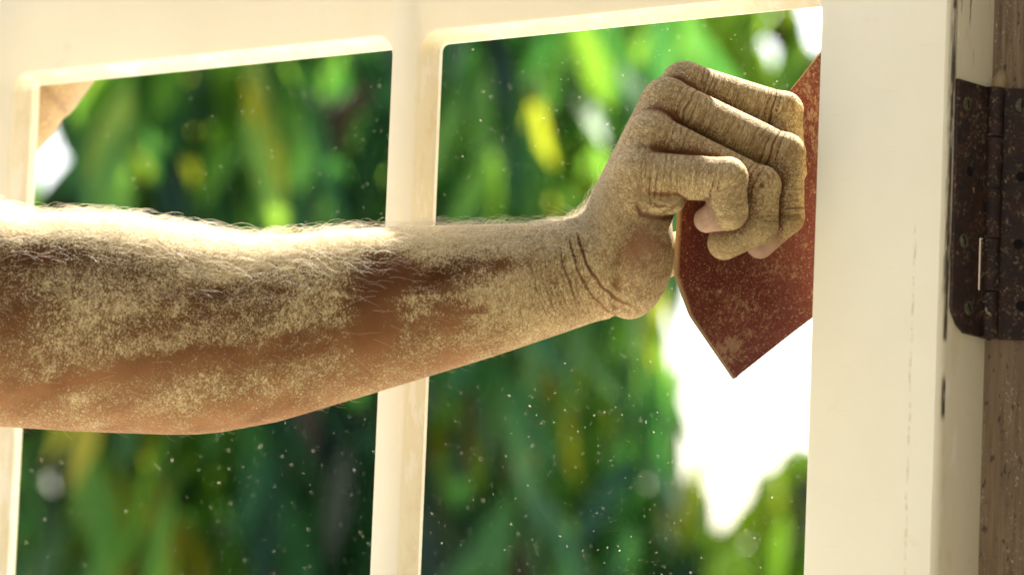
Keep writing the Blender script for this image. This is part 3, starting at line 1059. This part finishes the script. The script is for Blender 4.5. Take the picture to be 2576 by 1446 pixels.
# muscle, tendon and vein relief
def relief(pts, width, h):
    global disp
    pts = np.array(pts, float); b_ = np.full(len(V), 1e9); e_ = np.zeros(len(V)); tot = 0
    for a, b in zip(pts, pts[1:]):
        L = np.linalg.norm(b - a); q = np.stack([X_ + (vnoise(V / 50.0, 51) - .5) * 14, Y_ + (vnoise(V / 50.0, 52) - .5) * 14], 1)
        t = np.clip((q - a) @ (b - a) / L / L, 0, 1); d = np.linalg.norm(q - a - t[:, None] * (b - a), axis=1)
        m_ = d < b_; b_[m_] = d[m_]; e_[m_] = (tot + t * L)[m_]; tot += L
    disp += h * np.exp(-(b_ / width) ** 2) * fr * (Z_ < 40) * np.clip(np.minimum(e_, tot - e_) / 90, 0, 1)
relief([(-150, 990), (250, 925), (620, 870), (980, 820), (1300, 770)], 34, -9)
relief([(-100, 850), (300, 800), (700, 770), (1050, 745)], 60, 10)
relief([(100, 1010), (420, 990), (800, 930), (1150, 850)], 50, 9)
relief([(-100, 690), (200, 700), (480, 720), (760, 715)], 40, -8)
relief([(620, 700), (820, 735), (1010, 760), (1180, 735), (1400, 742)], 10, 5)
relief([(1010, 760), (1120, 800), (1290, 806), (1420, 790)], 9, 4)
relief([(1130, 640), (1290, 640), (1440, 640)], 22, 6)
relief([(1470, 545), (1545, 430), (1610, 330)], 14, 4)
relief([(1500, 580), (1560, 500), (1600, 440)], 13, 4)
V = V + N_ * (disp + (vnoise(V / 60.0, 5) - .5) * 5 + (vnoise(V / 20.0, 6) - .5) * 1.6)[:, None]
V = relax(V, Fq, 1, .25)
N_ = vnormals(V, Fq)


def blob(cx, cy, rx, ry, rot=0.0, p=2):
    c, s = math.cos(rot), math.sin(rot)
    dx, dy = X_ - cx, Y_ - cy
    u, w = dx * c + dy * s, -dx * s + dy * c
    return np.exp(-((np.abs(u) / rx) ** p + (np.abs(w) / ry) ** p))


topc = np.interp(X_, TOPX, TOPY); botc = np.interp(X_, BOTX, BOTY)
vv = np.clip((Y_ - topc) / (botc - topc), -.2, 1.2)       # 0 top edge .. 1 bottom edge
nz = vnoise(np.stack([X_ / 120, Y_ / 45, Z_ / 80], 1), 31)
nz2 = vnoise(np.stack([(X_ * .85 - Y_ * .5) / 150, (X_ * .5 + Y_ * .85) / 38, Z_ / 90], 1), 32)
dust = .60 + 1.0 * np.exp(-(np.clip(vv, 0, 1) / .15) ** 2) - .20 * np.clip((vv - .62) / .3, 0, 1) + (nz - .5) * .15 + (nz2 - .5) * .30 + (vnoise(V / 38.0, 41) - .5) * .22 + (vnoise(V / 17.0, 42) - .5) * .18  # coverage raised along the top edge to whiten the sunlit rim
dust += .30 * np.clip((X_ - 1150) / 200, 0, 1)
dust -= .85 * blob(955, 715, 62, 95, .2) + .60 * blob(940, 830, 55, 70) + .55 * blob(1060, 690, 130, 34, .05) + .40 * blob(1130, 780, 60, 60)
dust -= .55 * blob(1260, 668, 75, 24, -.1) + .45 * blob(110, 640, 190, 42, .05) + .40 * blob(30, 780, 70, 130) + .45 * blob(560, 735, 160, 26, -.1)
dust -= .50 * blob(250, 945, 330, 24, -.22) + .50 * blob(700, 890, 330, 28, -.16) + .15 * blob(640, 1050, 360, 40, -.1) + .3 * blob(500, 800, 200, 18, -.2)
dust += .25 * blob(660, 690, 180, 45) + .20 * blob(1300, 760, 130, 90)
wh = np.clip((X_ - 1430) / 110, 0, 1)
dust = dust * (1 - wh) + wh * (1.05 + (nz2 - .5) * .35 + (vnoise(V / 30.0, 43) - .5) * .30)
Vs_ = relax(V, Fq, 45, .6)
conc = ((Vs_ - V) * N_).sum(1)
fold = np.clip((conc - .4) / 4.0, 0, 1)  # hollows, darkened below as painted shade
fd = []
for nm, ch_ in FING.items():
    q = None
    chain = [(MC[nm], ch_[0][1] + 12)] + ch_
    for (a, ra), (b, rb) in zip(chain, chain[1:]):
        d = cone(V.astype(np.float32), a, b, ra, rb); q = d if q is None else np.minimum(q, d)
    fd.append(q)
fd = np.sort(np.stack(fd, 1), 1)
valley_shade = np.exp(-np.maximum(fd[:, 1] - np.maximum(fd[:, 0], -4), 0) / 16.0) * np.clip((V @ np.array([.47, -.88, 0]) - 280) / 80, 0, 1) * np.clip((X_ - 1580) / 130, 0, 1)
dust -= valley_shade * 1.9 + fold * 1.9 - .35 * np.clip((-conc - .5) / 4.0, 0, 1)  # finger valleys and folds lose dust, knuckles gain it: shading put into colour
dust -= (.85 * blob(1632, 670, 70, 115, .25) + .35 * blob(1600, 600, 85, 60)) * (Z_ < 30) * np.clip(.55 + (nz2 - .4) * 1.6 + (vnoise(V / 14.0, 77) - .5) * .8, .15, 1.3)
tipm = np.zeros(len(V))
for nm, k in (('little', .9), ('middle', .9), ('ring', .10), ('index', .5)):
    t_ = np.array(FING[nm][3][0])
    tipm = np.maximum(tipm, k * np.clip(2.25 - np.linalg.norm(V - t_, axis=1) / 32, 0, 1))
dust -= tipm * 1.25
dust += .15 * blob(1815, 620, 45, 45)
tone = np.clip(.10 + .62 * np.clip((vv - .35) / .55, 0, 1) ** 1.2 + .25 * (nz2 - .5), 0, 1)
tone[hm] = np.maximum(tone[hm], .45)
tone *= 1 - .75 * np.clip(valley_shade * 1.2, 0, 1)  # darker skin between the fingers as painted shade
tone = np.maximum(tone, .8 * blob(1612, 655, 90, 120, .25))
crack = np.clip((X_ - 1080) / 260, 0, 1) * np.clip(.2 + fr + .5, 0, 1)
pink = np.maximum(tipm * .8, .30 * blob(1625, 560, 50, 30) + .22 * blob(1632, 690, 60, 80))

W_arm = P(X_, Y_, D0 + Z_ * S)

# ---- the other hand behind the top rail, and both arms beyond the frame (coarser)
def zs(x): return 2175 + (100 - x) * .97       # just behind the slanting sash


def other_sdf(p):
    p = p - np.array([26, 22, 0], np.float32)
    d = cone(p, (160, 62, zs(150)), (76, 186, zs(76)), 112, 108)
    d = smin(d, cone(p, (48, 258, zs(52) - 10), (-60, 390, zs(-60) - 10), 84, 80), 4)
    d = smin(d, cone(p, (120, 40, zs(120) + 30), (-700, -360, 3300), 120, 230), 50)
    for i in range(4):
        b = np.array([-90 - 14 * i, 240 + 75 * i, zs(-100)])
        q1 = b + np.array([-200, 20, 160]); q2 = q1 + np.array([-50, 15, -400]); q3 = q2 + np.array([120, 10, -160])
        f = smin(smin(cone(p, b, q1, 48, 44), cone(p, q1, q2, 44, 38), 12), cone(p, q2, q3, 38, 31), 10)
        d = smin(d, f, 14)
    d = smin(d, cone(p, (30, 200, zs(30)), (-200, 480, zs(-200)), 90, 85), 40)
    d = smin(d, cone(p, (-700, -360, 3300), (-1350, 250, 2000), 230, 300), 60)
    return d


V2, F2 = surface_nets(other_sdf, (-1750, -700, 1500), (320, 760, 3650), 13, margin=60)
W2 = P(V2[:, 0], V2[:, 1], D0 + V2[:, 2] * S)


def upper_sdf(p):
    return smin(cone(p, (-110, 770, 0), (-330, 700, 30), 268, 265), cone(p, (-330, 700, 30), (-1450, 150, 350), 265, 360), 80)


V3, F3 = surface_nets(upper_sdf, (-1900, -350, -450), (-60, 1130, 800), 16, margin=60)
W3 = P(V3[:, 0], V3[:, 1], D0 + V3[:, 2] * S)
keep3 = V3[F3][:, :, 0].max(1) < -100
F3 = F3[keep3]
na, nb_ = len(W_arm), len(W2)
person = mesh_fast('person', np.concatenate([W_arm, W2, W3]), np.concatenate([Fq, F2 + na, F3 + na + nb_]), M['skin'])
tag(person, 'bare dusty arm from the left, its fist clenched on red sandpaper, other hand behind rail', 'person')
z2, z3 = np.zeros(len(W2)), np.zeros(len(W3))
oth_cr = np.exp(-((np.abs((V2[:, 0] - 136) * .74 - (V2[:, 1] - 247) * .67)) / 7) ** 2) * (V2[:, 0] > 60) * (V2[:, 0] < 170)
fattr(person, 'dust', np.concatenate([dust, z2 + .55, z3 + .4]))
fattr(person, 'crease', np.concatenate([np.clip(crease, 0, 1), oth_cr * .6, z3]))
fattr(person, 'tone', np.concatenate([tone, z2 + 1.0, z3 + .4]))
wv_ = np.concatenate([wcoord, V2 + 500, V3])
a_ = person.data.attributes.new('wcoord', 'FLOAT_VECTOR', 'POINT'); a_.data.foreach_set('vector', wv_.astype(np.float32).ravel())
fattr(person, 'crack', np.concatenate([crack, z2, z3]))
fattr(person, 'pink', np.concatenate([np.clip(pink, 0, 1), z2 + .75, z3]))


# ---- arm hair
def build_hair():
    cand = (X_ > -120) & (X_ < 1560) & (N_[:, 2] < .75)
    up = -N_[:, 1]
    w = np.where(cand, np.clip(up * 1.3 - .1, 0, 1) ** 1.3 + .11 * np.clip(-N_[:, 2], 0, 1) * np.clip(1 - vv * .7, 0, 1), 0)
    w *= np.where(X_ > 1420, np.clip((1560 - X_) / 140, 0, 1) * (up > .3), 1.0)
    w += np.where(cand & (N_[:, 1] > .75) & (X_ < 1300), .05, 0)
    n = 4300
    idx = RNG.choice(len(V), n, p=w / w.sum())
    r = V[idx]; nn = N_[idx]
    L = RNG.uniform(26, 78, n) * np.where(nn[:, 1] > .4, .45, 1.0) * np.where(X_[idx] > 1250, .8, 1.0)
    L *= np.where(RNG.uniform(size=n) < .03, 1.6, 1.0)
    along = np.stack([np.full(n, .9), RNG.normal(size=n) * .35, RNG.normal(size=n) * .45], 1)
    along -= nn * (along * nn).sum(1, keepdims=True); along /= np.linalg.norm(along, axis=1, keepdims=True)
    flip = RNG.uniform(size=n) < .18; along[flip, 0] *= -1
    lift = RNG.uniform(.45, 1.25, n)[:, None]
    SEG = 5
    pts = []
    for k in range(SEG + 1):
        u = k / SEG
        ang = lift * (1 - u * 1.0)
        pts.append((r if k == 0 else pts[-1]) + (along * np.cos(ang) + nn * np.sin(ang) + np.array([0, .30 * u, -.12 * u])) * (L / SEG)[:, None] * (k > 0))
    pts[0] = r - nn * 2
    rad = .30
    Vh = []
    for k, p in enumerate(pts):
        t = (pts[min(k + 1, SEG)] - pts[max(k - 1, 0)]); t /= np.linalg.norm(t, axis=1, keepdims=True) + 1e-9
        a = np.cross(t, np.array([.3, .2, 1.0])); a /= np.linalg.norm(a, axis=1, keepdims=True) + 1e-9
        b = np.cross(t, a)
        rr = rad * (1 - .6 * k / SEG)
        for j in range(3):
            an = 2 * math.pi * j / 3
            Vh.append(p + (a * math.cos(an) + b * math.sin(an)) * rr)
    Vh = np.stack(Vh, 1).reshape(-1, 3)
    base = np.arange(n)[:, None] * (3 * (SEG + 1))
    Fh = []
    for k in range(SEG):
        for j in range(3):
            Fh.append(base + np.array([k * 3 + j, k * 3 + (j + 1) % 3, k * 3 + 3 + (j + 1) % 3, k * 3 + 3 + j]))
    Fh = np.concatenate(Fh)
    return mesh_fast('arm_hair', P(Vh[:, 0], Vh[:, 1], D0 + Vh[:, 2] * S), Fh, M['hair'], person)


build_hair()


# ------------------------------------------------------------------ sandpaper
def build_paper():
    poly_l = np.array([(2100, 90), (1990, 228), (1790, 300), (1716, 420), (1706, 560), (1700, 690), (1738, 792), (1790, 868), (1848, 952)], float)
    poly_r = np.array([(2180, 40), (2150, 200), (2150, 330), (2150, 450), (2150, 560), (2150, 640), (2120, 742), (2000, 832), (1848, 952)], float)
    nu, nv = 44, 96
    def curve(c, t):
        s = np.concatenate([[0], np.cumsum(np.linalg.norm(np.diff(c, axis=0), axis=1))]); s /= s[-1]
        return np.stack([np.interp(t, s, c[:, 0]), np.interp(t, s, c[:, 1])], -1)
    # rows between matching heights: left border of the sheet to the hidden right border
    tv = np.linspace(0, 1, nv)
    l = curve(poly_l, tv)
    r = np.stack([np.interp(tv, np.linspace(0, 1, len(poly_r)), poly_r[:, 0]), np.interp(tv, np.linspace(0, 1, len(poly_r)), poly_r[:, 1])], -1)
    r[-1] = l[-1] + np.array([4, -1])
    u = np.linspace(0, 1, nu)
    g_ = l[:, None] * (1 - u)[None, :, None] + r[:, None] * u[None, :, None]
    x, y = g_[..., 0], g_[..., 1]
    zz = 262 - .42 * (y - 250) + 15 * np.sin((x + y) / 95.0) + 6 * np.sin((x - 1.3 * y) / 60.0) + np.clip((1760 - x) / 60, 0, 2) ** 2 * 10
    def sheet(name, dz, sh, parent, mats, th=4):
        X0, Y0, Z0 = x + sh[0], y + sh[1], zz + dz
        Pf = P(X0, Y0, D0 + Z0 * S).reshape(-1, 3); Pb = P(X0, Y0, D0 + (Z0 + th) * S).reshape(-1, 3)
        n = nu * nv
        ff, fb, fe = [], [], []
        for i in range(nv - 1):
            for j in range(nu - 1):
                a = i * nu + j
                ff.append((a, a + nu, a + nu + 1, a + 1)); fb.append((a + n, a + n + 1, a + n + nu + 1, a + n + nu))
        bd = [(i, 0) for i in range(nv)] + [(nv - 1, j) for j in range(1, nu)] + [(i, nu - 1) for i in range(nv - 2, -1, -1)] + [(0, j) for j in range(nu - 2, 0, -1)]
        bi = [i * nu + j for i, j in bd]
        for a, b in zip(bi, bi[1:] + bi[:1]): fe.append((a, a + n, b + n, b))
        o = mesh_np(name, np.concatenate([Pf, Pb]), ff + fb + fe, mats[0], parent, smooth=True, sharp=50)
        o.data.materials.append(mats[1])
        o.data.polygons.foreach_set('material_index', [0] * len(ff) + [1] * (len(fb) + len(fe)))
        dd = (1.2 * np.exp(-((X0 - 1830) ** 2 + (Y0 - 880) ** 2) / 40 ** 2) + .5 * np.exp(-((X0 - 1880) / 70) ** 2 - ((Y0 - 790) / 60) ** 2)
              + .6 * np.exp(-((X0 - 1950) / 60) ** 2 - ((Y0 - 660) / 50) ** 2) - .8 * np.exp(-((X0 - 1735) / 30) ** 2 - ((Y0 - 600) / 90) ** 2)
              + .7 * np.exp(-((X0 - 2045) / 40) ** 2 - ((Y0 - 300) / 150) ** 2))
        uu = np.broadcast_to(u[None, :], X0.shape); vvv = np.broadcast_to(tv[:, None], X0.shape)
        ed = np.exp(-np.abs(X0 - l[:, None, 0] - sh[0]) / 1.5) * (vvv > .3) * .8 + np.exp(-np.abs((r[:, None, 1] + (X0 - r[:, None, 0]) * -.83) - Y0) / 3.0) * .0
        fattr(o, 'dust', np.tile(dd.ravel(), 2)); fattr(o, 'edge', np.tile(ed.ravel(), 2))
        return o
    top = sheet('sandpaper', 0, (0, 0), None, (M['paper'], M['back']))
    tag(top, 'red brown sandpaper sheet folded double, pale with sanding dust, gripped in the fist', 'sandpaper')
    sheet('folded_layer', 16, (-5, 2), top, (M['back'], M['back']))


build_paper()


# ------------------------------------------------------------------ dust in the air
def build_flecks():
    n = 8500
    px = RNG.uniform(30, 2060, n); py = RNG.uniform(60, 1460, n)
    dep = RNG.uniform(2.06, 2.46, n)
    # keep them out of the timber: only inside or behind the open panes, or in front of the sash
    s_n = np.array([loc(p) for p in P(px, py, dep)])
    clear = s_n[:, 1] > SASH_T + .01
    zz = (dep - D0) / S
    clear &= arm_sdf(np.stack([px, py, zz], 1).astype(np.float32)) > 12
    px, py, dep = px[clear], py[clear], dep[clear]; n = len(px)
    c = P(px, py, dep)
    L = RNG.gamma(1.0, .00015, n) + .00005; W_ = L * RNG.uniform(.12, .42, n); W_ = np.clip(W_, .00005, .00017)
    d = RNG.normal(size=(n, 3)) * np.array([.6, .6, 1]); d /= np.linalg.norm(d, axis=1, keepdims=True)
    a = np.cross(d, RNG.normal(size=(n, 3))); a /= np.linalg.norm(a, axis=1, keepdims=True); b = np.cross(d, a)
    Vs = np.stack([c + d * L[:, None], c - d * L[:, None], c + a * W_[:, None], c + b * W_[:, None], c - a * W_[:, None], c - b * W_[:, None]], 1).reshape(-1, 3)
    base = np.arange(n)[:, None] * 6
    Ff = np.concatenate([base + np.array(q) for q in ((0, 2, 3), (0, 3, 4), (0, 4, 5), (0, 5, 2), (1, 3, 2), (1, 4, 3), (1, 5, 4), (1, 2, 5))])
    o = mesh_fast('sanding_dust', Vs, Ff, M['fleck'], None, smooth=False)
    tag(o, 'fine pale flecks of sanding dust drifting in the air of the window', 'dust', None, 'stuff')


build_flecks()
